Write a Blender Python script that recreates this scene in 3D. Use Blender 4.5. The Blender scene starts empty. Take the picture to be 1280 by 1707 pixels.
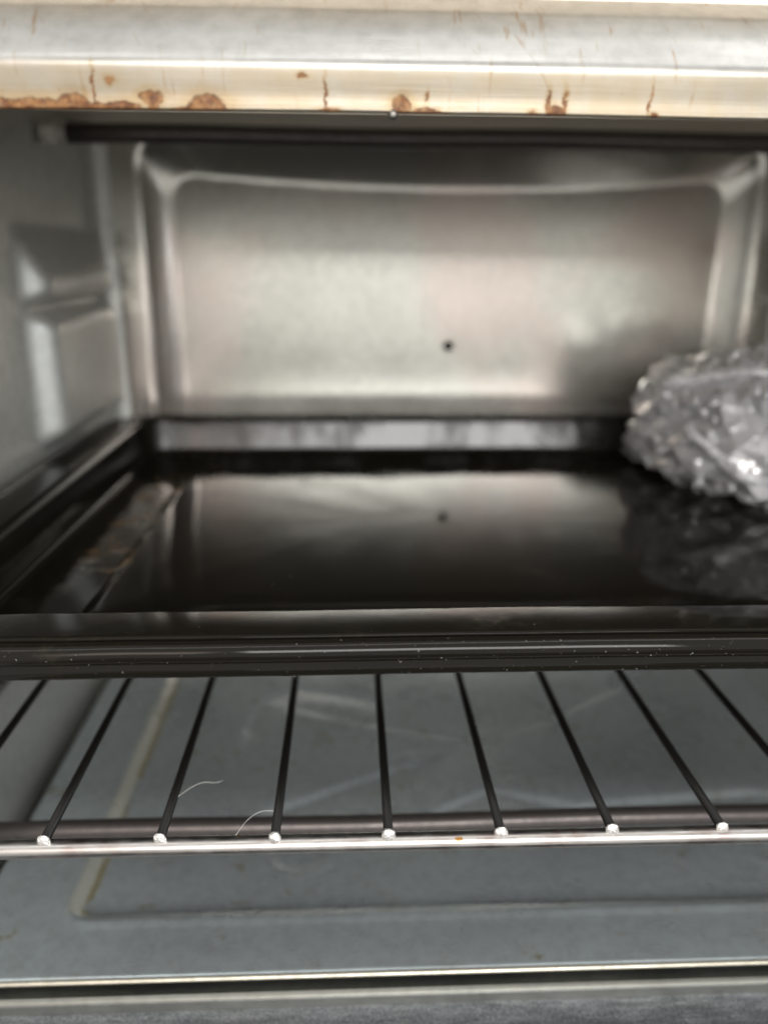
import bpy, bmesh, math, random
from mathutils import Vector, Matrix, noise
R = math.radians
random.seed(7)
S = bpy.context.scene
C = S.collection
MM = 0.001

# ------------------------------------------------------------------ camera
cam_d = bpy.data.cameras.new('camera')
cam = bpy.data.objects.new('camera', cam_d); C.objects.link(cam)
P_, Y_, L_ = R(18), R(2.6), R(0.4)
fwd = Vector((math.sin(Y_)*math.cos(P_), math.cos(Y_)*math.cos(P_), -math.sin(P_)))
rgt = Vector((math.cos(Y_), -math.sin(Y_), 0)); up = rgt.cross(fwd)
r2 = rgt*math.cos(L_) + up*math.sin(L_); u2 = -rgt*math.sin(L_) + up*math.cos(L_)
cam.matrix_world = Matrix(((r2.x, u2.x, -fwd.x, 0), (r2.y, u2.y, -fwd.y, 0), (r2.z, u2.z, -fwd.z, 0), (0, 0, 0, 1)))
cam_d.sensor_fit = 'VERTICAL'; cam_d.sensor_height = 36; cam_d.lens = 36*1300/1707
cam_d.clip_start = 0.005; cam_d.clip_end = 50
cam_d.dof.use_dof = True; cam_d.dof.focus_distance = 0.126; cam_d.dof.aperture_fstop = 9.6
S.camera = cam

# ------------------------------------------------------------------ room light
W = bpy.data.worlds.new('World'); S.world = W; W.use_nodes = True
W.node_tree.nodes['Background'].inputs[0].default_value = (0.80, 0.79, 0.76, 1)
W.node_tree.nodes['Background'].inputs[1].default_value = 0.70
def area(name, loc, target, size, power, col, size_y=None):
    l = bpy.data.lights.new(name, 'AREA'); l.energy = power; l.color = col
    l.shape = 'RECTANGLE'; l.size = size; l.size_y = size_y or size
    o = bpy.data.objects.new(name, l); C.objects.link(o); o.location = loc
    o.rotation_euler = (Vector(target)-Vector(loc)).to_track_quat('-Z', 'Y').to_euler()
    return o
area('window_light', (0.15, -0.85, 0.27), (0.04, 0.2, -0.05), 0.62, 6.2, (1.0, 0.985, 0.96), 0.34)
area('warm_fill', (-0.30, -0.85, 0.24), (0.04, 0.2, -0.05), 0.2, 0.7, (1.0, 0.80, 0.72), 0.34)  # added warm fill that tints the left end of the tray reflections
area('cool_fill', (1.0, -0.45, 0.16), (-0.06, 0.19, -0.05), 0.34, 1.6, (0.86, 0.93, 1.0), 0.45)  # added cool fill from the right to brighten the left wall
area('ceiling_lamp', (0.15, -0.22, 1.1), (0.04, 0.15, -0.05), 2.2, 2.8, (1.0, 0.99, 0.97), 0.05)

S.render.engine = 'CYCLES'
S.cycles.use_denoising = True
S.cycles.max_bounces = 12; S.cycles.transparent_max_bounces = 24
S.view_settings.view_transform = 'Standard'; S.view_settings.look = 'None'
S.view_settings.exposure = 0.62; S.view_settings.gamma = 1.0

# ------------------------------------------------------------------ helpers
BASE = {}
def thing(name, base, label, cat, group=None):
    o = bpy.data.objects.new(name, None); C.objects.link(o)
    o.empty_display_size = 0.01
    o.location = Vector(base)*MM; BASE[o.name] = Vector(base)
    tag(o, label, cat, group); return o
def tag(o, label=None, cat=None, group=None, kind=None):
    if label: o['label'] = label
    if cat: o['category'] = cat
    if group: o['group'] = group
    if kind: o['kind'] = kind
def part(name, verts, faces, mat, parent=None, base=None, smooth=True, solid=0, mats=None):
    """verts in millimetres of the whole scene; the mesh is stored round its own base"""
    pb = BASE[parent.name] if parent else Vector((0, 0, 0))
    b = Vector(base) if base is not None else pb
    me = bpy.data.meshes.new(name)
    me.from_pydata([((v[0]-b.x)*MM, (v[1]-b.y)*MM, (v[2]-b.z)*MM) for v in verts], [], faces)
    bm = bmesh.new(); bm.from_mesh(me); bmesh.ops.recalc_face_normals(bm, faces=bm.faces); bm.to_mesh(me); bm.free()
    for p in me.polygons: p.use_smooth = smooth
    o = bpy.data.objects.new(name, me); C.objects.link(o)
    if mat: me.materials.append(mat)
    if parent: o.parent = parent
    o.location = (b-pb)*MM; BASE[o.name] = b
    if solid:
        m = o.modifiers.new('thick', 'SOLIDIFY'); m.thickness = abs(solid)*MM; m.offset = 1 if solid > 0 else -1
    return o
def grid(nu, nv, f):
    vs = [f(i/(nu-1), j/(nv-1)) for j in range(nv) for i in range(nu)]
    fs = [(j*nu+i, j*nu+i+1, (j+1)*nu+i+1, (j+1)*nu+i) for j in range(nv-1) for i in range(nu-1)]
    return vs, fs
def tube(path, r, n=12, cap=True, taper=None):
    vs, fs = [], []
    pts = [Vector(p) for p in path]
    for k, p in enumerate(pts):
        t = (pts[min(k+1, len(pts)-1)]-pts[max(k-1, 0)]).normalized()
        a = Vector((0, 0, 1)) if abs(t.z) < .9 else Vector((1, 0, 0))
        x = t.cross(a).normalized(); y = x.cross(t)
        rr = r if taper is None else r*taper[k]
        for i in range(n):
            q = 2*math.pi*i/n
            vs.append(p + x*rr*math.cos(q) + y*rr*math.sin(q))
    for k in range(len(pts)-1):
        for i in range(n):
            fs.append((k*n+i, k*n+(i+1) % n, (k+1)*n+(i+1) % n, (k+1)*n+i))
    if cap:
        fs.append(tuple(range(n))); fs.append(tuple((len(pts)-1)*n+i for i in range(n)))
    return vs, fs
def box(x0, x1, y0, y1, z0, z1):
    v = [(x, y, z) for x in (x0, x1) for y in (y0, y1) for z in (z0, z1)]
    return v, [(0, 1, 3, 2), (4, 6, 7, 5), (0, 4, 5, 1), (2, 3, 7, 6), (0, 2, 6, 4), (1, 5, 7, 3)]
def join(*ms):
    V, F = [], []
    for v, f in ms:
        n = len(V); V += list(v); F += [tuple(i+n for i in q) for q in f]
    return V, F
def ss(a, b, x):
    t = max(0, min(1, (x-a)/(b-a))); return t*t*(3-2*t)
def bevel(o, w, seg=2):
    m = o.modifiers.new('edge', 'BEVEL'); m.width = w*MM; m.segments = seg; m.limit_method = 'ANGLE'; m.angle_limit = R(40)
    return o

# ------------------------------------------------------------------ material helpers
class NT:
    def __init__(s, name):
        s.m = bpy.data.materials.new(name); s.m.use_nodes = True; s.t = s.m.node_tree
        s.b = s.t.nodes['Principled BSDF']; s.out = s.t.nodes['Material Output']
    def n(s, typ, **kw):
        q = s.t.nodes.new(typ)
        for k, v in kw.items():
            if k == 'i':
                for a, b in v.items():
                    if hasattr(b, 'is_linked') or isinstance(b, bpy.types.NodeSocket): s.t.links.new(b, q.inputs[a])
                    else: q.inputs[a].default_value = b
            else: setattr(q, k, v)
        return q
    def set(s, **kw):
        for k, v in kw.items():
            k = k.replace('_', ' ')
            if isinstance(v, bpy.types.NodeSocket): s.t.links.new(v, s.b.inputs[k])
            else: s.b.inputs[k].default_value = v
    def math(s, op, a, b=0.0, c=0.0, clamp=False):
        q = s.n('ShaderNodeMath', operation=op, use_clamp=clamp)
        for i, v in enumerate((a, b, c)):
            if isinstance(v, bpy.types.NodeSocket): s.t.links.new(v, q.inputs[i])
            else: q.inputs[i].default_value = v
        return q.outputs[0]
    def mm(s, base):
        tc = s.n('ShaderNodeTexCoord')
        q = s.n('ShaderNodeVectorMath', operation='MULTIPLY_ADD')
        s.t.links.new(tc.outputs['Object'], q.inputs[0])
        q.inputs[1].default_value = (1000, 1000, 1000); q.inputs[2].default_value = base
        return q.outputs[0]
    def scale(s, vec, xyz):
        q = s.n('ShaderNodeVectorMath', operation='MULTIPLY'); s.t.links.new(vec, q.inputs[0]); q.inputs[1].default_value = xyz
        return q.outputs[0]
    def noise(s, vec, scale, detail=4, rough=.5, dist=0, out=0):
        q = s.n('ShaderNodeTexNoise', i={'Scale': scale, 'Detail': detail, 'Roughness': rough, 'Distortion': dist})
        s.t.links.new(vec, q.inputs['Vector']); return q.outputs[out]
    def ramp(s, f, a, b, va=0.0, vb=1.0, smooth=True):
        q = s.n('ShaderNodeMapRange', interpolation_type='SMOOTHSTEP' if smooth else 'LINEAR', clamp=True) if smooth else s.n('ShaderNodeMapRange')
        for k, v in zip(('Value', 'From Min', 'From Max', 'To Min', 'To Max'), (f, a, b, va, vb)):
            if isinstance(v, bpy.types.NodeSocket): s.t.links.new(v, q.inputs[k])
            else: q.inputs[k].default_value = v
        return q.outputs[0]
    def mix(s, f, a, b):
        q = s.n('ShaderNodeMix', data_type='RGBA')
        for i, v in zip((0, 6, 7), (f, a, b)):
            if isinstance(v, bpy.types.NodeSocket): s.t.links.new(v, q.inputs[i])
            elif i == 0: q.inputs[i].default_value = v
            else: q.inputs[i].default_value = (*v, 1)
        return q.outputs[2]
    def bump(s, h, strength, dist):
        q = s.n('ShaderNodeBump', i={'Strength': strength, 'Distance': dist*MM, 'Height': h}); return q.outputs[0]
    def blobs(s, vec, items):
        """max over soft ellipses in the x-z plane: (x, z, rx, rz)"""
        sep = s.n('ShaderNodeSeparateXYZ'); s.t.links.new(vec, sep.inputs[0])
        acc = None
        for (x, z, rx, rz) in items:
            a = s.math('MULTIPLY', s.math('SUBTRACT', sep.outputs[0], x), 1/rx)
            b = s.math('MULTIPLY', s.math('SUBTRACT', sep.outputs[2], z), 1/rz)
            d = s.math('SQRT', s.math('ADD', s.math('MULTIPLY', a, a), s.math('MULTIPLY', b, b)))
            k = s.math('SUBTRACT', 1.0, d)
            acc = k if acc is None else s.math('MAXIMUM', acc, k)
        return acc

OB = (38.0, 118.0, -141.0)        # base of the oven, mm
CX, XL, XR, YB, YF, ZF, ZT = 38.0, -89.0, 165.0, 296.0, 118.0, -134.0, 43.0

def steel(name, base, col, rough, axis=(0.03, 1, 1), brush=.25, aniso=.0, smudge=.12):
    k = NT(name); v = k.mm(base)
    br = k.noise(k.scale(v, axis), 6.0, 3, .6)
    sm = k.noise(v, .035, 4, .6); sm2 = k.noise(v, .4, 3, .6)
    ro = k.math('ADD', k.ramp(sm, .3, .7, rough-smudge/2, rough+smudge/2), k.math('MULTIPLY', k.math('SUBTRACT', br, .5), .12))
    c = k.mix(k.ramp(sm2, .35, .75), col, tuple(x*.86 for x in col))
    k.set(Base_Color=c, Metallic=1.0, Roughness=ro, Anisotropic=aniso, Normal=k.bump(br, brush, .03))
    return k, v, br

# ---- brushed, stained header steel
k, v, br = steel('header_steel', OB, (.47, .467, .45), .34, (.012, 1, 1), .5)
sep = k.n('ShaderNodeSeparateXYZ'); k.t.links.new(v, sep.inputs[0])
low = k.ramp(sep.outputs[2], 25.2, 23.2)
nz = k.noise(v, .16, 5, .6)
heat = k.math('MULTIPLY', low, k.ramp(nz, .25, .75, .55, 1.0))
dist = k.n('ShaderNodeTexNoise', i={'Scale': .7, 'Detail': 8.0, 'Roughness': .72}); k.t.links.new(v, dist.inputs['Vector'])
dv = k.n('ShaderNodeVectorMath', operation='MULTIPLY_ADD'); k.t.links.new(dist.outputs['Color'], dv.inputs[0])
dv.inputs[1].default_value = (2.2, 0, 1.5); 
dq = k.n('ShaderNodeVectorMath', operation='ADD'); k.t.links.new(v, dq.inputs[0]); dq.inputs[1].default_value = (-1.1, 0, -.75)
k.t.links.new(dq.outputs[0], dv.inputs[2]); V2 = dv.outputs[0]
rust_items_old = [(-47, 18.4, 6, 2.6), (-41, 18.6, 6.5, 2.2), (-36.8, 19.4, 3.2, 2.8), (-30.5, 18.5, 4.5, 2.3), (-26, 20.4, 2.3, 1.5),
              (-19.2, 19.2, 3.6, 2.4), (-22.5, 18.6, 2.2, 1.1), (-2.0, 19.3, 1.8, 1.0), (7.4, 20.1, 2.2, 1.9), (10.6, 19.4, 2.2, .9),
              (28.6, 19.6, 1.7, 1.6), (25.5, 19.3, 1.1, 1.0), (42.3, 19.6, 1.0, 1.0), (-6.0, 23.3, 1.2, .8), (-2.6, 21.6, .45, 2.6),
              (30.2, 22, 2.2, 2.6), (43, 22, .5, 3.0)]
rust_items = [(-48, 18.8, 9, 1.5), (-41, 18.8, 5, 1.5), (-36.6, 19.3, 2.6, 1.7), (-33.8, 18.7, 3.0, 1.1), (-30.5, 18.8, 3.4, 1.3), (-26.2, 20.3, 1.8, 1.0), (-26.1, 19.6, .8, 1.3),
              (-19.0, 18.9, 3.1, 2.2), (-22.3, 18.9, 1.5, .6), (-2.4, 18.9, 1.9, .55), (7.3, 19.8, 1.5, 1.4), (10.4, 19.2, 2.0, .5), (12.5, 19.0, 1.1, .35),
              (28.7, 19.3, 1.2, 1.0), (27.6, 20.3, .4, 1.6), (29.8, 20.3, .35, 1.8), (25.6, 19.0, .8, .5), (42.3, 19.1, .5, .5), (-6.0, 23.2, .7, .4), (-2.9, 20.6, .20, 2.4), (10.9, 21.0, .3, .7), (41.6, 21, .16, 2.2), (-33.6, 21.5, .18, 2.4), (-31.4, 22.2, .6, .5)]
rb = k.blobs(V2, rust_items)
rn = k.noise(v, .5, 5, .7)
body = k.math('MULTIPLY', k.ramp(rb, .0, .25), k.ramp(rn, .25, .55, .55, 1.0)); rim = k.math('MULTIPLY', k.math('MULTIPLY', k.ramp(rb, .02, .12), k.ramp(rb, .34, .12)), k.ramp(rn, .40, .60, .1, 1.0))
halo = k.math('MULTIPLY', k.ramp(rb, -.9, .1), .55)
core_ = k.math('MULTIPLY', k.ramp(rb, .55, .75), k.ramp(rn, .45, .65))
inner = k.noise(v, .9, 4, .6)
rustc = k.mix(k.ramp(inner, .35, .65), (.26, .105, .02), (.12, .04, .01))
# white bare patches between the stains, dark burnt specks and diagonal scratches
sp = k.noise(v, 1.5, 3, .7); specks = k.math('MULTIPLY', k.ramp(sp, .71, .76), low)
rot = k.n('ShaderNodeVectorRotate', rotation_type='Y_AXIS', i={'Angle': R(-58)}); k.t.links.new(v, rot.inputs[0])
scr = k.noise(k.scale(rot.outputs[0], (.045, .3, 1.0)), .8, 3, .6)
scr2 = k.noise(v, .09, 2, .5)
scrm = k.math('MULTIPLY', k.ramp(scr, .63, .73), k.ramp(scr2, .42, .54))
drip_s = k.noise(k.scale(v, (1, .2, .10)), .8, 3, .6)
drips = k.math('MULTIPLY', k.ramp(drip_s, .60, .72), k.ramp(k.noise(v, .07, 2, .5), .36, .54))
c0 = k.b.inputs['Base Color'].links[0].from_socket
c1 = k.mix(heat, c0, (.43, .355, .25))
k.set(Roughness=k.math('ADD', k.b.inputs['Roughness'].links[0].from_socket, k.math('MULTIPLY', low, .10)))
c2 = k.mix(k.math('MULTIPLY', drips, .7), c1, (.33, .22, .12))
c2 = k.mix(k.math('MULTIPLY', scrm, .5), c2, (.30, .21, .13))
c2 = k.mix(halo, c2, (.36, .25, .12))
c3 = k.mix(k.math('MULTIPLY', body, k.ramp(inner, .2, .6, .75, 1.0)), c2, rustc)
c4 = k.mix(k.math('MAXIMUM', k.math('MULTIPLY', rim, .65), k.math('MULTIPLY', core_, .7)), c3, (.04, .014, .006))
c5 = k.mix(k.math('MULTIPLY', specks, .7), c4, (.10, .05, .02))
dirt = k.math('MAXIMUM', body, specks, clamp=True)
k.set(Base_Color=c5, Metallic=k.ramp(dirt, 0, 1, 1.0, 0.15))
hdr_m = k.m

k = steel('cavity_steel', OB, (.60, .60, .57), .42, (1, 1, .03), .06, smudge=.08)[0]; k.set(Metallic=.62); STEEL = k.m
k = steel('ceiling_steel', OB, (.84, .74, .61), .45, (1, .03, 1), .10)[0]; k.set(Metallic=.15); CEIL = k.m
k, v, br = steel('back_steel', OB, (.65, .645, .585), .235, (1, 1, .03), .012, smudge=.04)
k.set(Metallic=.82)
cl = k.noise(v, .018, 3, .5); c0 = k.b.inputs['Base Color'].links[0].from_socket
k.set(Base_Color=k.mix(k.ramp(cl, .42, .66, 0, .55), c0, (.67, .54, .49)))  # pinkish clouds: warm reflections of the surroundings painted into the wall colour
BACK = k.m
k, v, br = steel('floor_steel', OB, (.55, .61, .63), .32, (.05, 1, 1), .12, smudge=.16)
k.set(Metallic=.62)
c0 = k.b.inputs['Base Color'].links[0].from_socket
st = k.noise(v, .06, 5, .65); st2 = k.noise(v, .25, 5, .7)
stain = k.math('MULTIPLY', k.ramp(st, .52, .68), k.ramp(st2, .5, .66))
c1 = k.mix(k.math('MULTIPLY', stain, .75), c0, (.30, .24, .10))
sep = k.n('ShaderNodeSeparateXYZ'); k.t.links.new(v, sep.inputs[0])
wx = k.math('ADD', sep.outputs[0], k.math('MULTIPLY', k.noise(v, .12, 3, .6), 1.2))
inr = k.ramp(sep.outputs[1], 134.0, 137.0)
ln = k.math('MULTIPLY', k.math('MULTIPLY', k.ramp(wx, -61.6, -60.4), k.ramp(wx, -57.2, -58.4)), inr)  # pale band paints the lit left ridge slope into the colour
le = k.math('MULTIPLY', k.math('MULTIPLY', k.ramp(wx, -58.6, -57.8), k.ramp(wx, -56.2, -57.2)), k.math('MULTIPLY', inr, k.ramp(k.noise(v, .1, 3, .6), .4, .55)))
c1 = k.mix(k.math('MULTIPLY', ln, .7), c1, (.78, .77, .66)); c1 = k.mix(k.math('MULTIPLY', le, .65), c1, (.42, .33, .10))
spk = k.ramp(k.noise(v, .55, 2, .5), .765, .79)
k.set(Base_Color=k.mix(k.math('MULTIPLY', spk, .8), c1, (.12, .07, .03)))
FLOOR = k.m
k, v, br = steel('frame_steel', OB, (.30, .30, .27), .40, (.03, 1, 1), .2); FRAME = k.m
k = NT('door_steel'); v = k.mm(OB)
a = k.math('ADD', k.math('MULTIPLY', k.noise(v, 2.6, 4, .7), .6), k.math('MULTIPLY', k.noise(k.scale(v, (.15, 1, 1)), .7, 4, .7), .4)); b = k.noise(k.scale(v, (.25, 1, 1)), .25, 4, .6); w = k.noise(v, 1.6, 2, .5)
c = k.mix(k.ramp(a, .38, .68), (.17, .18, .20), (.50, .52, .56))
c = k.mix(k.ramp(w, .735, .76), c, (.8, .8, .8))
k.set(Base_Color=c, Metallic=.8, Roughness=k.ramp(b, .35, .65, .38, .58), Normal=k.bump(a, .35, .08)); DOOR = k.m

def enamel(name, base, spec=.08, rr=1.0):
    k = NT(name); v = k.mm(base)
    sm = k.noise(v, .05, 5, .65); fine = k.noise(v, .8, 4, .6); wob = k.noise(k.scale(v, (1, 1, 1)), .12, 2, .5)
    ro = k.ramp(sm, .4, .72, .05, .12)
    st = k.math('MULTIPLY', k.ramp(k.noise(v, .05, 5, .7), .56, .70), k.ramp(fine, .42, .62))
    c = k.mix(k.math('MULTIPLY', st, .10), (.009, .008, .006), (.10, .075, .045))
    sep = k.n('ShaderNodeSeparateXYZ'); k.t.links.new(v, sep.inputs[0])
    g1 = k.math('MULTIPLY', k.ramp(sep.outputs[0], -103, -98), k.ramp(sep.outputs[0], -87.0, -89.0))
    g2 = k.math('MULTIPLY', k.ramp(sep.outputs[1], -48, -25), k.ramp(sep.outputs[1], 58, 30))
    gr = k.math('MULTIPLY', k.math('MULTIPLY', g1, g2), k.ramp(k.noise(v, .16, 5, .7), .42, .62))
    gc = k.mix(k.ramp(k.noise(v, .09, 3, .6), .45, .6), (.15, .14, .12), (.20, .115, .045))
    c = k.mix(k.math('MULTIPLY', gr, .8), c, gc)
    sp = k.ramp(k.noise(v, 1.3, 2, .5), .755, .78)
    c = k.mix(k.math('MULTIPLY', sp, .5), c, (.35, .33, .30))
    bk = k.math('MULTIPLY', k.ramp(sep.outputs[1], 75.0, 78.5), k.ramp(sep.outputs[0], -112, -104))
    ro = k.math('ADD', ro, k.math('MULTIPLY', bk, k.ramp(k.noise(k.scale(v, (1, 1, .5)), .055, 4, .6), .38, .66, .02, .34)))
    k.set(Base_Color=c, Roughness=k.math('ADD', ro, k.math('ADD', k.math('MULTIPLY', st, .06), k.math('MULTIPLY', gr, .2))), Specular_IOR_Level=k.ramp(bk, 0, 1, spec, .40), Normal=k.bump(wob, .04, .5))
    return k.m
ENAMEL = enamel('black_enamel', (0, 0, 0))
RIM = enamel('polished_enamel', (0, 0, 0), .20)
def simple(name, col, metal, rough, **kw):
    k = NT(name); v = k.mm((0, 0, 0)); n = k.noise(v, .5, 4, .6)
    k.set(Base_Color=k.mix(k.ramp(n, .35, .7), col, tuple(x*.8 for x in col)), Metallic=metal,
          Roughness=k.ramp(n, .3, .7, rough*.85, rough*1.15), Normal=k.bump(n, .08, .05), **kw)
    return k.m
CHROME_BAR = None
k = NT('bar_chrome'); v = k.mm((0, 0, 0)); n = k.noise(k.scale(v, (.4, 1, 1)), .6, 4, .6); n2 = k.noise(v, .12, 3, .6)
c = k.mix(k.ramp(n2, .5, .7), (.45, .43, .41), (.34, .29, .27)); c = k.mix(k.ramp(k.noise(v, .5, 3, .6), .68, .72), c, (.34, .17, .05))
k.set(Base_Color=c, Metallic=1.0, Roughness=k.ramp(n, .3, .7, .30, .45), Normal=k.bump(n, .15, .05)); CHROME_BAR = k.m
WIRE = simple('dark_wire', (.007, .006, .0055), .0, .40, Specular_IOR_Level=.3)
TIP = simple('bare_weld', (.93, .91, .88), .85, .28)
k = NT('weld_bead'); v = k.mm((0, 0, 0)); n = k.noise(v, 1.1, 4, .65)
k.set(Base_Color=k.mix(k.ramp(n, .56, .68), (.93, .91, .88), (.36, .22, .10)), Metallic=.85, Roughness=.26, Normal=k.bump(n, .8, .5)); BEAD = k.m
TUBE = simple('heater_tube', (.095, .082, .078), .6, .36)
CERAMIC = simple('ceramic', (.55, .53, .48), 0, .6)
SCREW = simple('screw_metal', (.12, .115, .105), 1, .35)
LINT = simple('lint', (.75, .73, .70), 0, .8)
DARK = simple('dark_plastic', (.022, .022, .025), 0, .28)

# ------------------------------------------------------------------ oven
oven = thing('toaster_oven', OB, 'open toaster oven seen from the front, stained brushed steel cavity with black tray inside', 'toaster oven')

# back wall: flat flange round a large rounded recess whose top edge sags
def rrect_d(x, z, x0, x1, z0, z1, r):
    dx = max(x0+r-x, x-(x1-r), 0); dz = max(z0+r-z, z-(z1-r), 0)
    if dx > 0 and dz > 0: return r-math.hypot(dx, dz)
    return min(x-x0, x1-x, z-z0, z1-z)
def back(u, w):
    x = XL+2.2+(XR-XL-4.4)*u; z = -128+(ZT+128)*w
    t = max(0, min(1, (x+63)/(139+63))); sag = 4.2*math.sin(math.pi*t)**.8 if 0 < t < 1 else 0
    zt_in = 31.5-sag; 
    d1 = rrect_d(x, z, -73.5, 149, -110, 40.0, 8)
    # slope width differs between sides and top
    wtop = 1.25*(40.0-zt_in)
    def smin(a, b, kk=1.1):
        h_ = max(kk-abs(a-b), 0)/kk; return min(a, b)-h_*h_*kk*.25
    d = smin(min((x+73.5)/10.5, (149-x)/10.5), (40.0-z)/wtop); d = min(d, (z+110)/9.5)
    if d1 < 4: d = min(d, d1/9.0)
    d = max(0, min(1, d)); dep = 8.0*(.6*d+.4*(1-(1-d)**2))*ss(-.02, .22, d)
    return (x, YB+dep, z)
vs, fs = grid(190, 130, back)
bw = part('back_wall', vs, fs, BACK, oven); bw.modifiers.new('thick', 'SOLIDIFY').thickness = .0006
# corner fillets belong to the side walls: each wall curves into the back
def bump_box(a, a0, a1, ea, b, b0, b1, eb0, eb1):
    return ss(a0, a0+ea, a)*(1-ss(a1-2.0, a1, a))*ss(b0, b0+eb0, b)*(1-ss(b1-eb1, b1, b))
def lin(a, b, x): return max(0.0, min(1.0, (x-a)/(b-a)))
def wall_off(y, z):
    return sum(wall_raw(y+a, z+b) for a, b in ((-1.5, -1.1), (-1.5, 1.1), (1.5, -1.1), (1.5, 1.1), (0, 0)))/5
def wall_raw(y, z):
    o = 0
    # upper rail: sloping top, short steep underside, bevelled front end
    h = min(lin(221, 226, y), lin(292, 284, y))
    o = max(o, 7.0*min(h, lin(7.5, -6, z), lin(-13, -10.6, z)))
    h = min(lin(222, 226.5, y), lin(293, 286, y))
    o = max(o, 7.0*min(h, lin(-14, -18, z), lin(-52, -49, z)))
    # ledge that carries the tray, ledge that carries the rack
    o = max(o, 7.5*min(lin(128, 136, y), lin(294, 286, y), lin(-61.5, -63, z), lin(-78, -72, z)))
    o = max(o, 4.0*min(lin(150, 156, y), lin(294, 286, y), lin(-94.5, -95.5, z), lin(-100, -98, z)))
    o += 3.0*ss(-60, -92, z)
    return o
def side(sgn):
    def f(u, w):
        # u runs front to back and then round the corner fillet
        z = -141+(ZT+141)*w
        L = YB-YF-7.0
        s = u*(L+11)
        if s < L: y = YF+s; o = wall_off(y, z)
        else:
            a = min(1, (s-L)/11)*math.pi/2; y = YB-7+6.6*math.sin(a); o = wall_off(y, z)*(1-a/(math.pi/2)*.9)+6.9*(1-math.cos(a))
        x = XL+o if sgn < 0 else XR-o
        return (x, y, z)
    return f
for sgn in (-1, 1):
    vs, fs = grid(170, 150, side(sgn))
    # front flange bent outward
    o = part('side_wall', vs, fs, STEEL, oven)
    o.modifiers.new('thick', 'SOLIDIFY').thickness = .0006
    xa = XL if sgn < 0 else XR
    vs, fs = join(box(min(xa, xa+sgn*22), max(xa, xa+sgn*22), YF-1.2, YF+.6, -128, 34))
    bevel(part('front_post', vs, fs, hdr_m, oven, smooth=False), .4)

# ceiling
def ceil(u, w):
    x = XL+(XR-XL)*u; y = YF+3+(YB-YF-3)*w
    return (x, y, ZT+.2)
vs, fs = grid(12, 12, ceil)
o = part('ceiling', vs, fs, CEIL, oven); o.modifiers.new('thick', 'SOLIDIFY').thickness = .0008

part('bounce_panel', *box(XL, XR, 127.2, 128.0, 20.2, ZT), CEIL, oven, smooth=False)  # added unseen panel behind the header, bounces light onto the upper back wall

# floor: sheet with stamped panel, star ridges and dimples
LINES = [([(-22, 167), (-2, 177), (15.6, 185.6)], 1), ([(8, 157), (24, 167), (37.4, 174.4), (46, 171), (61, 165.5)], 1), ([(61, 167), (84, 169), (107, 171)], 1),
         ([(-20, 218), (.7, 209), (22, 201), (40, 198.5), (60, 207), (92, 229)], -1), ([(47, 180), (63.2, 185.4), (104.6, 210.3)], -1), ([(-31, 205), (-28, 222), (-17, 229), (5, 222)], 1)]
def seg_d(p, a, b):
    ax, ay = a; bx, by = b; dx, dy = bx-ax, by-ay
    t = max(0, min(1, ((p[0]-ax)*dx+(p[1]-ay)*dy)/(dx*dx+dy*dy)))
    return math.hypot(p[0]-ax-t*dx, p[1]-ay-t*dy)
def floor(u, w):
    x = -81.2+(157.2+81.2)*u; y0 = YF+.6; y = y0+(YB-1-y0)*w
    h = 0
    d = rrect_d(x, y, -60, 136, 134.2, 284, 4)
    h -= 1.5*ss(-1.2, 1.6, d); h += .35*math.exp(-((d+1.6)/1.0)**2)
    for pts, sg in LINES:
        best = min(range(len(pts)-1), key=lambda i: seg_d((x, y), pts[i], pts[i+1]))
        a, b = pts[best], pts[best+1]; m = seg_d((x, y), a, b)
        if m < 34:
            cr = (b[0]-a[0])*(y-a[1])-(b[1]-a[1])*(x-a[0])
            near = (cr > 0) if sg > 0 else (cr < 0)
            h -= (.95 if sg > 0 else .2)*(math.exp(-(m/1.3)**2) if near else math.exp(-m/9)*(1-m/34))
    for (cx, cy, r) in ((-13, 154.5, 8), (101, 154.5, 8), (-13, 262, 8), (101, 262, 8)):
        q = math.hypot(x-cx, y-cy)-r; h += .2*math.exp(-(q/1.3)**2)-.25*(1-ss(-2, 0, q))
    e = min(x+81.2, 157.2-x)
    if e < 1.2: h -= 1.2-math.sqrt(max(0, 1.44-(1.2-e)**2))
    yy = y - .0032*(x-0)*(1-w)     # the sheet sits a touch askew
    return (x, yy, ZF+h)
vs, fs = grid(230, 170, floor)
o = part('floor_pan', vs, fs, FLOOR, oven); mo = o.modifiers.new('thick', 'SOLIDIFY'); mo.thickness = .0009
part('under_panel', *box(XL-2, XR+2, 122, YB+8, -142.5, -141.2), FRAME, oven, smooth=False)
# folded front hem of the floor
n = 40
vs, fs = [], []
for i in range(n+1):
    x = -81.2+238.4*i/n; y = YF+.6-.0032*x
    for q in range(8):
        a = math.pi*q/7
        vs.append((x, y-.75*math.sin(a), ZF-.45+.75*math.cos(a)*.75))
for i in range(n):
    for q in range(7): fs.append((i*8+q, i*8+q+1, (i+1)*8+q+1, (i+1)*8+q))
part('floor_hem', vs, fs, simple('hem_steel', (.62, .58, .48), 1, .35), oven)

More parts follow.
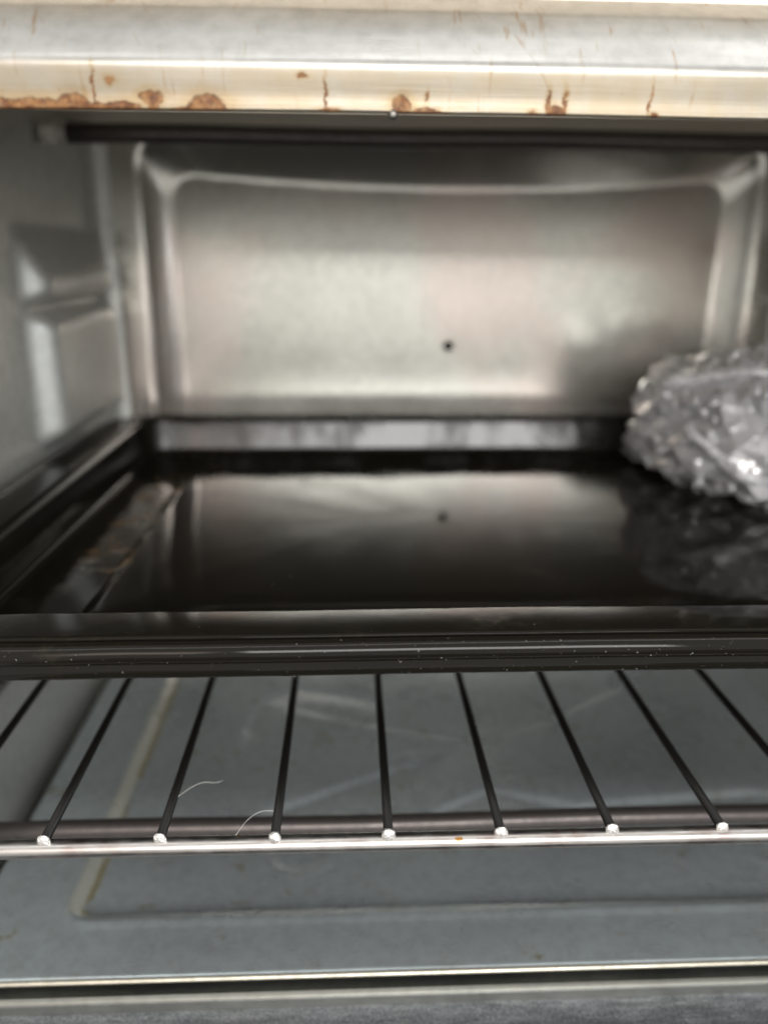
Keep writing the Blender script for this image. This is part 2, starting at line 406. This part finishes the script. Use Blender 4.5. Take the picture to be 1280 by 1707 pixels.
# header with bent lip
prof = [(131, 20.5), (124, 19.4), (119.0, 18.75), (118.45, 18.62), (118.2, 18.75), (118.1, 19.1), (117.9, 20.5), (117.5, 22.2), (117.2, 23.6),
        (117.2, 24.15), (117.38, 24.75), (117.72, 25.35), (118.2, 26.1), (119.0, 27.3), (119.9, 28.6), (120.9, 29.9), (121.9, 31.1), (122.5, 31.75), (123.3, 32.4), (126, 34.2), (134, 39.5), (150, 52)]
dense = []
for i in range(len(prof)-1):
    P0, P1, P2, P3 = [Vector(prof[max(0, min(len(prof)-1, i+q))]) for q in (-1, 0, 1, 2)]
    for q in range(4):
        t = q/4; w_ = .5*((2*P1)+(P2-P0)*t+(2*P0-5*P1+4*P2-P3)*t*t+(3*P1-P0-3*P2+P3)*t**3); dense.append((w_.x, w_.y))
prof = dense+[prof[-1]]
N = 60; vs = []; fs = []
for i in range(N+1):
    x = XL-22+(XR-XL+44)*i/N
    for (y, z) in prof: vs.append((x, y+.05*math.sin(x*.07), z+.06*noise.noise((x*.05, z*.1, 0))+.45*math.cos(max(-1.5, min(1.5, (x-6)/58))*1.05)*1-.05))
m = len(prof)
for i in range(N):
    for j in range(m-1): fs.append((i*m+j, i*m+j+1, (i+1)*m+j+1, (i+1)*m+j))
hd = part('header', vs, fs, hdr_m, oven); hd['label'] = 'brushed steel front rail above the opening with burnt rust stains on its lower lip'
mo = hd.modifiers.new('thick', 'SOLIDIFY'); mo.thickness = .0006; mo.offset = -1
vs, fs = tube([(6.2, 117.75, 18.75), (6.2, 119.6, 18.75)], .62, 14)
o = part('rivet', vs, fs, SCREW, hd); bevel(o, .3, 3)

# heating elements with end terminals
for (y, z, r) in ((250, 33.6, 2.7), (137.5, -114.4, 2.0)):
    pts = [(XL+9+(XR-XL-18)*i/12, y, z+.25*math.sin(i*1.1)) for i in range(13)]
    e = part('heating_element', *tube(pts, r, 20), TUBE, oven, base=(CX, y, z))
    for sg in (-1, 1):
        xe = XL+1.5 if sg < 0 else XR-1.5
        vs, fs = join(tube([(xe, y, z), (xe-sg*5, y, z)], 3.0, 16), tube([(xe-sg*5, y, z), (xe-sg*8.5, y, z)], 1.5, 12),
                      tube([(xe-sg*1.2, y+3, z+4), (xe-sg*1.2, y-2, z+1), (xe-sg*1.2, y-4, z-4)], .6, 8))
        bevel(part('terminal', vs, fs, CERAMIC if y > 200 else SCREW, e), .4)

# screw in the back wall
vs, fs = join(tube([(38, YB+11, -31.8), (38, YB+7.4, -31.8)], 2.1, 16), tube([(38, YB+7.4, -31.8), (38, YB+6.9, -31.8)], 1.5, 16))
part('screw', vs, fs, simple('screw_hole', (.03, .028, .025), .0, .4), bw)

# lower front frame rail and the lowered door
vs, fs = [], []
pr = [(121.5, -143), (121.5, -137.6), (120.2, -136.95), (117.2, -136.95), (116.5, -137.3), (116.3, -138), (116.3, -143)]
for i in range(2):
    x = XL-22 if i == 0 else XR+22
    for (y, z) in pr: vs.append((x, y - .003*x, z))
m = len(pr); fs = [(j, j+1, m+j+1, m+j) for j in range(m-1)]+[tuple(range(m)), tuple(range(m, 2*m)), (m-1, 0, m, 2*m-1)]
bevel(part('lower_frame', vs, fs, FRAME, oven, smooth=False), .3)
vs, fs = join(box(XL-22, XR+22, 96, 119.5, -158, -140.2), box(XL-22, XR+22, -75, -55, -158, -140.2), box(XL-22, XL+2, -55, 96, -158, -140.2), box(XR-2, XR+22, -55, 96, -158, -140.2))
dr = bevel(part('door', vs, fs, DOOR, oven, smooth=False), 1.5, 3); dr['label'] = 'speckled grey steel edge of the lowered oven door'
part('door_glass', *box(XL+2.2, XR-2.2, -54.8, 95.8, -150, -145), simple('smoked_glass', (.012, .012, .012), 0, .06), dr, smooth=False)

# ------------------------------------------------------------------ baking tray
TB = (38.0, 195.0, -70.2)
tray = thing('baking_tray', TB, 'black enamel baking tray slid into the oven above the wire rack', 'baking tray')
def ring(d, z, Rr=21, a0=-86.5, a1=162.5, b0=104.6, b1=286.6, na=9, ns=56):
    db = d-6.8*min(1, max(0, (d-2.6)/8.7)); x0, x1, y0, y1 = a0+d, a1-d, b0+d, b1-db; r = max(Rr-d, 2.0)
    pts = []
    cs = [((x1-r, y0+r), -90), ((x1-r, y1-r), 0), ((x0+r, y1-r), 90), ((x0+r, y0+r), 180)]
    for ci, ((cx, cy), a) in enumerate(cs):
        for i in range(na):
            t = R(a+90*i/(na-1)); pts.append((cx+r*math.cos(t), cy+r*math.sin(t)))
        nx = cs[(ci+1) % 4]; t2 = R(nx[1]); e = (nx[0][0]+r*math.cos(t2), nx[0][1]+r*math.sin(t2)); s0 = pts[-1]
        for i in range(1, ns): pts.append((s0[0]+(e[0]-s0[0])*i/ns, s0[1]+(e[1]-s0[1])*i/ns))
    if d > 11: pts = [(x, y+(.25*noise.noise((x*.04, z*.06, 7.7))+.06*noise.noise((x*.14, z*.12, 2.7)))*ss(255, 272, y)) for x, y in pts]
    return [(x, y, z + .28*noise.noise((x*.018, y*.018, 3.1)) + .10*noise.noise((x*.07, y*.07, 9.1))) for x, y in pts]
def loft(profile, cap=False):
    vs, fs = [], []
    for d, z in profile: vs += ring(d, z)
    n = len(vs)//len(profile)
    for k_ in range(len(profile)-1):
        for i in range(n): fs.append((k_*n+i, k_*n+(i+1) % n, (k_+1)*n+(i+1) % n, (k_+1)*n+i))
    if cap: fs.append(tuple((len(profile)-1)*n+i for i in range(n)))
    return vs, fs
ZR = -55.0
pan = [(2.6, ZR-.15), (4, ZR-.35), (11.3, ZR-.30), (11.9, ZR-.45), (12.4, ZR-.95), (12.9, ZR-2), (14.3, ZR-10.4), (14.7, ZR-11.6), (15.4, ZR-12.4), (16.4, ZR-12.8), (18, ZR-12.9),
       (33, ZR-12.9), (33.6, ZR-12.8), (35.9, ZR-12.0), (36.6, ZR-11.9), (45, ZR-11.9), (70, ZR-11.9), (88, ZR-11.9)]
vs, fs = loft(pan, True)
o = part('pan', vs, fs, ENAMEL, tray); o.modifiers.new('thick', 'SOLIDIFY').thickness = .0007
rim = [(2.9, ZR-.5), (2.6, ZR-.15)]+[(1.75-1.75*math.cos(R(a)), ZR-1.55+1.75*math.sin(R(a))) for a in (115, 95, 75, 55, 35, 15, -5, -25, -45, -60)]+[(.85, ZR-3.25), (.7, ZR-3.6), (.7, ZR-5.1), (1.0, ZR-5.5), (1.6, ZR-5.5), (2.2, ZR-5.1)]
vs, fs = loft(rim)
part('rolled_rim', vs, fs, RIM, tray)

# ------------------------------------------------------------------ wire rack
ZK = -92.0
RB = (38.0, 195.0, ZK-1.6)
rack = thing('wire_rack', RB, 'oven rack of dark wire rods with bright ends on a chrome bar, below the tray', 'oven rack')
def bar(name, path, r, mat, n=16): return part(name, *tube(path, r, n), mat, rack)
tilt = lambda x: -.006*(x-5)
xs0, xs1 = -80.5, 156.5
fb = [(xs0+(xs1-xs0)*i/20, 107.6+tilt(xs0+(xs1-xs0)*i/20), ZK-1.35) for i in range(21)]
bar('front_bar', fb, 1.55, CHROME_BAR, 20)
bar('back_bar', [(xs0, 284, ZK-1.35), (xs1, 284, ZK-1.35)], 1.55, CHROME_BAR)
for x in (xs0, xs1): bar('side_bar', [(x, 107.6+tilt(x), ZK-1.35), (x, 284, ZK-1.35)], 1.55, CHROME_BAR)
SPX = 18.87
wires = [6.0+SPX*(i-4) for i in range(12) if xs0+3 < 6.0+SPX*(i-4) < xs1-3]
w0 = t0 = None
for x in wires:
    y0 = 107.3+tilt(x)
    if w0 is None:
        vs, fs = tube([(x, y0, ZK+.55), (x, 150, ZK+.45), (x, 210, ZK+.45), (x, 284.5, ZK+.55)], .82, 12)
        w0 = part('wire', vs, fs, WIRE, rack, base=(x, y0, ZK+.5)); x00, y00 = x, y0
        # bright slanted weld bead on the wire's front end
        vs, fs = [], []
        for i in range(9):
            th = math.pi*i/8
            for j in range(12):
                ph = 2*math.pi*j/12
                q = 1+.26*noise.noise((3*math.sin(th)*math.cos(ph), 3*math.cos(th), 3*math.sin(th)*math.sin(ph)+5)); vs.append((x+1.08*q*math.sin(th)*math.cos(ph), y0-.3+.6*q*math.cos(th), ZK+.40+1.42*q*math.sin(th)*math.sin(ph)+.15*math.cos(th)))
        for i in range(8):
            for j in range(12): fs.append((i*12+j, i*12+(j+1) % 12, (i+1)*12+(j+1) % 12, (i+1)*12+j))
        t0 = part('weld_tip', vs, fs, BEAD, w0)
    else:
        w = w0.copy(); C.objects.link(w); w.location = w0.location + Vector((x-x00, y0-y00, 0))*MM
        w.rotation_euler = (0, 0, R(random.uniform(-.12, .12)))
        t = t0.copy(); C.objects.link(t); t.parent = w; t.rotation_euler = (0, R(random.uniform(-25, 25)), 0); t.scale = (random.uniform(.85, 1.12), random.uniform(.7, 1.2), random.uniform(.85, 1.12))

# ------------------------------------------------------------------ bubble wrap bundle on the tray
BC = Vector((128, 236, -48)); BAX = Vector((29, 36, 19.5)); BROT = Matrix.Rotation(R(15), 3, 'Z')
def lump(d, s=1.0, seed=0.0, amp=1.0):
    d = d.normalized()
    e = 3.0                                         # boxy bundle with a pointed foot and slack folds
    q = (abs(d.x)**e+abs(d.y)**e+abs(d.z)**e)**(-1/e)
    p = Vector((d.x*BAX.x, d.y*BAX.y, d.z*BAX.z))*q*s
    f = 1-abs(noise.noise(d*1.7+Vector((seed, 0, 0))))*2.4
    g = 1-abs(noise.noise(d*3.6+Vector((0, seed, 4))))*2.4
    p *= 1+amp*(.09*f+.08*g)-.02
    p.z += 2.2*(d.x+.3)                             # the top slopes down to the left
    p.x -= 4.5*max(0, -d.x)*max(0, .2-d.z)*(1+.8*d.y)
    p = BROT @ p + BC
    if p.z < -66.4: p.z = -66.4+.06*(p.z+66.4)
    return p
def ico(sub):
    bm = bmesh.new(); bmesh.ops.create_icosphere(bm, subdivisions=sub, radius=1)
    vs = [v.co.copy() for v in bm.verts]; fs = [tuple(v.index for v in f.verts) for f in bm.faces]; bm.free(); return vs, fs
k = NT('bubble_film'); v = k.mm((0, 0, 0))
for n_ in list(k.t.nodes):
    if n_.type == 'BSDF_PRINCIPLED': k.t.nodes.remove(n_)
nz = k.noise(v, .22, 4, .6, .6); nz2 = k.noise(v, .9, 3, .6)
bmp = k.bump(k.math('ADD', nz, k.math('MULTIPLY', nz2, .3)), .4, 1.0)
tr = k.n('ShaderNodeBsdfTransparent', i={'Color': (.97, .97, .98, 1)})
gl = k.n('ShaderNodeBsdfGlossy', i={'Color': (1, 1, 1, 1), 'Roughness': .09, 'Normal': bmp})
df = k.n('ShaderNodeBsdfDiffuse', i={'Color': (.85, .85, .88, 1), 'Normal': bmp})
fr = k.n('ShaderNodeFresnel', i={'IOR': 1.5, 'Normal': bmp})
m1 = k.n('ShaderNodeMixShader'); k.t.links.new(tr.outputs[0], m1.inputs[1]); k.t.links.new(df.outputs[0], m1.inputs[2]); m1.inputs[0].default_value = .46
m2 = k.n('ShaderNodeMixShader'); k.t.links.new(k.math('MULTIPLY_ADD', fr.outputs[0], 1.6, .18, clamp=True), m2.inputs[0]); k.t.links.new(m1.outputs[0], m2.inputs[1]); k.t.links.new(gl.outputs[0], m2.inputs[2])
k.t.links.new(m2.outputs[0], k.out.inputs[0]); FILM = k.m
WB = (134, 238, -69)
wrap = thing('bubble_wrap', WB, 'crumpled clear bubble wrap bundle lying on the black tray at the right', 'bubble wrap')
def crinkle(s_, seed, amp):
    out = []
    for d in ico(4)[0]:
        q = lump(d, s_, seed, amp); q += Vector((random.gauss(0, .85), random.gauss(0, .85), random.gauss(0, .85))); out.append(q)
    return out
dirs, fs = ico(4)
part('film', crinkle(1.0, 0.0, 1.0), fs, FILM, wrap, smooth=False)
dirs4, fs4 = ico(4)
part('inner_film', crinkle(.86, 5.3, 1.5), fs4, FILM, wrap, smooth=False)
# pale doubled edges of the film where it is folded over
k = NT('folded_film'); v = k.mm((0, 0, 0)); n = k.noise(v, .5, 3, .6)
k.set(Base_Color=(.80, .80, .82, 1), Roughness=.16, Alpha=k.ramp(n, .3, .7, .30, .62), Normal=k.bump(n, .5, .6)); FOLD = k.m
for path in ([(-.45, -.75, .45), (-.5, -.8, .1), (-.48, -.85, -.2), (-.2, -.95, -.36), (.2, -.95, -.35)], [(-.95, -.1, .2), (-.85, -.45, -.1), (-.7, -.7, -.35), (-.4, -.9, -.55)],
             [(-.9, .2, .55), (-.6, -.3, .75), (-.2, -.6, .7), (.3, -.7, .6)]):
    fv, ff = [], []
    D = [Vector(p).normalized() for p in path]; M = 8*(len(D)-1)
    for i in range(M+1):
        t = i/8; a = min(int(t), len(D)-2); d = (D[a].lerp(D[a+1], t-a)).normalized()
        d2 = (D[a+1]-D[a]).cross(d).normalized()
        for q in range(-2, 3):
            fv.append(lump((d+d2*.026*q).normalized(), 1.035+.02*(1-abs(q)/2)+.008*random.random()))
    for i in range(M):
        for q in range(4): ff.append((i*5+q, i*5+q+1, i*5+q+6, i*5+q+5))
    part('film_fold', fv, ff, FOLD, wrap).modifiers.new('thick', 'SOLIDIFY').thickness = .0003
# the bubbles: one small dome copied over the bundle in rows
vs, fs = [], []
for i in range(4):
    th = math.pi/2*i/4
    for j in range(10):
        a = 2*math.pi*j/10; vs.append((math.cos(th)*math.cos(a), math.cos(th)*math.sin(a), .62*math.sin(th)))
vs.append((0, 0, .62))
for i in range(3):
    for j in range(10): fs.append((i*10+j, i*10+(j+1) % 10, (i+1)*10+(j+1) % 10, (i+1)*10+j))
for j in range(10): fs.append((30+j, 30+(j+1) % 10, 40))
first = None; cnt = 0
NB = 620
for q in range(NB):
    if True:
        zz = 1-2*(q+.5)/NB; az = q*2.399963; rr_ = math.sqrt(1-zz*zz)
        d = Vector((rr_*math.cos(az), rr_*math.sin(az), zz))+Vector((random.gauss(0, .03), random.gauss(0, .03), random.gauss(0, .03)))
        d.normalize()
        if (d.y > .35 and d.z < .5) or d.z < -.72 or d.x > .75 or random.random() < .4: continue
        p = lump(d); e1 = Vector((0, 0, 1)) if abs(d.z) < .9 else Vector((1, 0, 0))
        tx = d.cross(e1).normalized(); ty = d.cross(tx)
        nrm = (lump(d+tx*.02)-p).cross(lump(d+ty*.02)-p).normalized()
        if nrm.dot(d) < 0: nrm = -nrm
        if p.z < -67: continue
        cnt += 1
        if cnt > 290: continue
        rr = random.uniform(1.3, 2.1)
        if first is None:
            first = part('bubble', [Vector(q)*1.0 + Vector(WB) for q in vs], fs, FILM, wrap); b = first
        else:
            b = first.copy(); C.objects.link(b)
        b.location = (p-Vector(WB)-nrm*.1)*MM
        b.rotation_mode = 'QUATERNION'; b.rotation_quaternion = nrm.to_track_quat('Z', 'Y')
        b.scale = (rr, rr, rr*random.uniform(.5, 1.1))
print('bubbles', cnt)
core = part('wrapped_object', [Vector((136, 233, -46)) + Vector((d.x*17, d.y*11, d.z*8.5))*((abs(d.x)**4+abs(d.y)**4+abs(d.z)**4)**-.25) for d in dirs], fs4, DARK, base=(136, 233, -55))
tag(core, 'black plastic object showing through the bubble wrap at the right edge', 'wrapped object')

# ------------------------------------------------------------------ small loose things
def hair(pts, r, label):
    out = []
    P = [Vector(p) for p in pts]
    for i in range(len(P)-1):
        for q in range(5):
            t = q/5; a = P[max(i-1, 0)]; b = P[i]; c = P[i+1]; d = P[min(i+2, len(P)-1)]
            out.append(.5*((2*b)+(c-a)*t+(2*a-5*b+4*c-d)*t*t+(3*b-a-3*c+d)*t**3))
    out.append(P[-1])
    o = part('hair', *tube(out, r, 6), LINT, base=pts[0]); tag(o, label, 'hair', 'stray hairs on the wire rack'); return o
hair([(-31.2, 117.6, ZK+.6), (-29, 119.2, ZK+1.4), (-27, 120.4, ZK+1.6), (-24.6, 120.8, ZK+1.2), (-23.6, 121.8, ZK+1.0)], .035, 'pale curved hair sticking out from the third wire rod from the left of the rack')
hair([(-19.4, 107.8, ZK+.5), (-17.8, 110.6, ZK+1.2), (-15.8, 112.4, ZK+1.4), (-13.6, 112.8, ZK+1.2)], .035, 'pale hair curling up from the front bar beside the fourth wire rod')
# dust and crumbs on tray rim, pan and rack: nobody could count them
vs, fs = [], []
def flake(p, s):
    n = len(vs); a = random.uniform(0, 6.28); l = s*random.uniform(.6, 2.2)
    u = Vector((math.cos(a), math.sin(a), random.uniform(-.3, .3)))*l; w = Vector((-math.sin(a), math.cos(a), random.uniform(-.3, .6)))*s*.5; h = Vector((0, 0, s*.5))
    p = Vector(p)
    vs.extend([p-u, p+w, p+u, p-w, p+h, p-h*.4])
    for q in ((0, 1), (1, 2), (2, 3), (3, 0)): fs.append((n+q[0], n+q[1], n+4)); fs.append((n+q[1], n+q[0], n+5))
def tz(x, y): return .28*noise.noise((x*.018, y*.018, 3.1)) + .10*noise.noise((x*.07, y*.07, 9.1))
for i in range(520):
    x = random.uniform(-70, 100)
    if random.random() < .5: x = random.gauss(38, 22)
    m = random.random()
    if m < .33: y = 104.6+random.uniform(3, 11); z = ZR-.28+tz(x, y)
    elif m < .58: a_ = R(random.uniform(-60, 60)); y = 104.6+1.72-1.75*math.cos(a_); z = ZR-1.55+1.75*math.sin(a_)+tz(x, y)
    elif m < .72: y = 105.25; z = ZR-random.uniform(4.2, 5.5)+tz(x, y)
    else:
        x = random.uniform(-40, 110); y = random.uniform(120, 225); z = ZR-11.9+tz(x, y)
    flake((x, y, z+.03), random.choice((.03, .04, .05, .06, .09)) * (1.5 if y > 140 else 1))
for i in range(40): 
    x = random.uniform(-50, 60); flake((x, 107.6+random.uniform(-1.2, .6), ZK+.15), .05)
o = part('dust', vs, fs, LINT); tag(o, 'pale dust flecks and crumbs scattered over the tray rim and rack bar', 'dust', None, 'stuff')

vs, fs = [], []
for i in range(46):
    x = random.uniform(-75, 110); y = random.uniform(121, 180)
    flake((x, y, ZF+.05-(1.5 if y > 136 and x > -58 else 0)), random.choice((.08, .10, .14, .22)))
o = part('crumbs', vs, fs, simple('burnt_crumb', (.05, .028, .014), 0, .8)); tag(o, 'dark burnt crumbs scattered over the grey oven floor below the rack', 'crumbs', None, 'stuff')
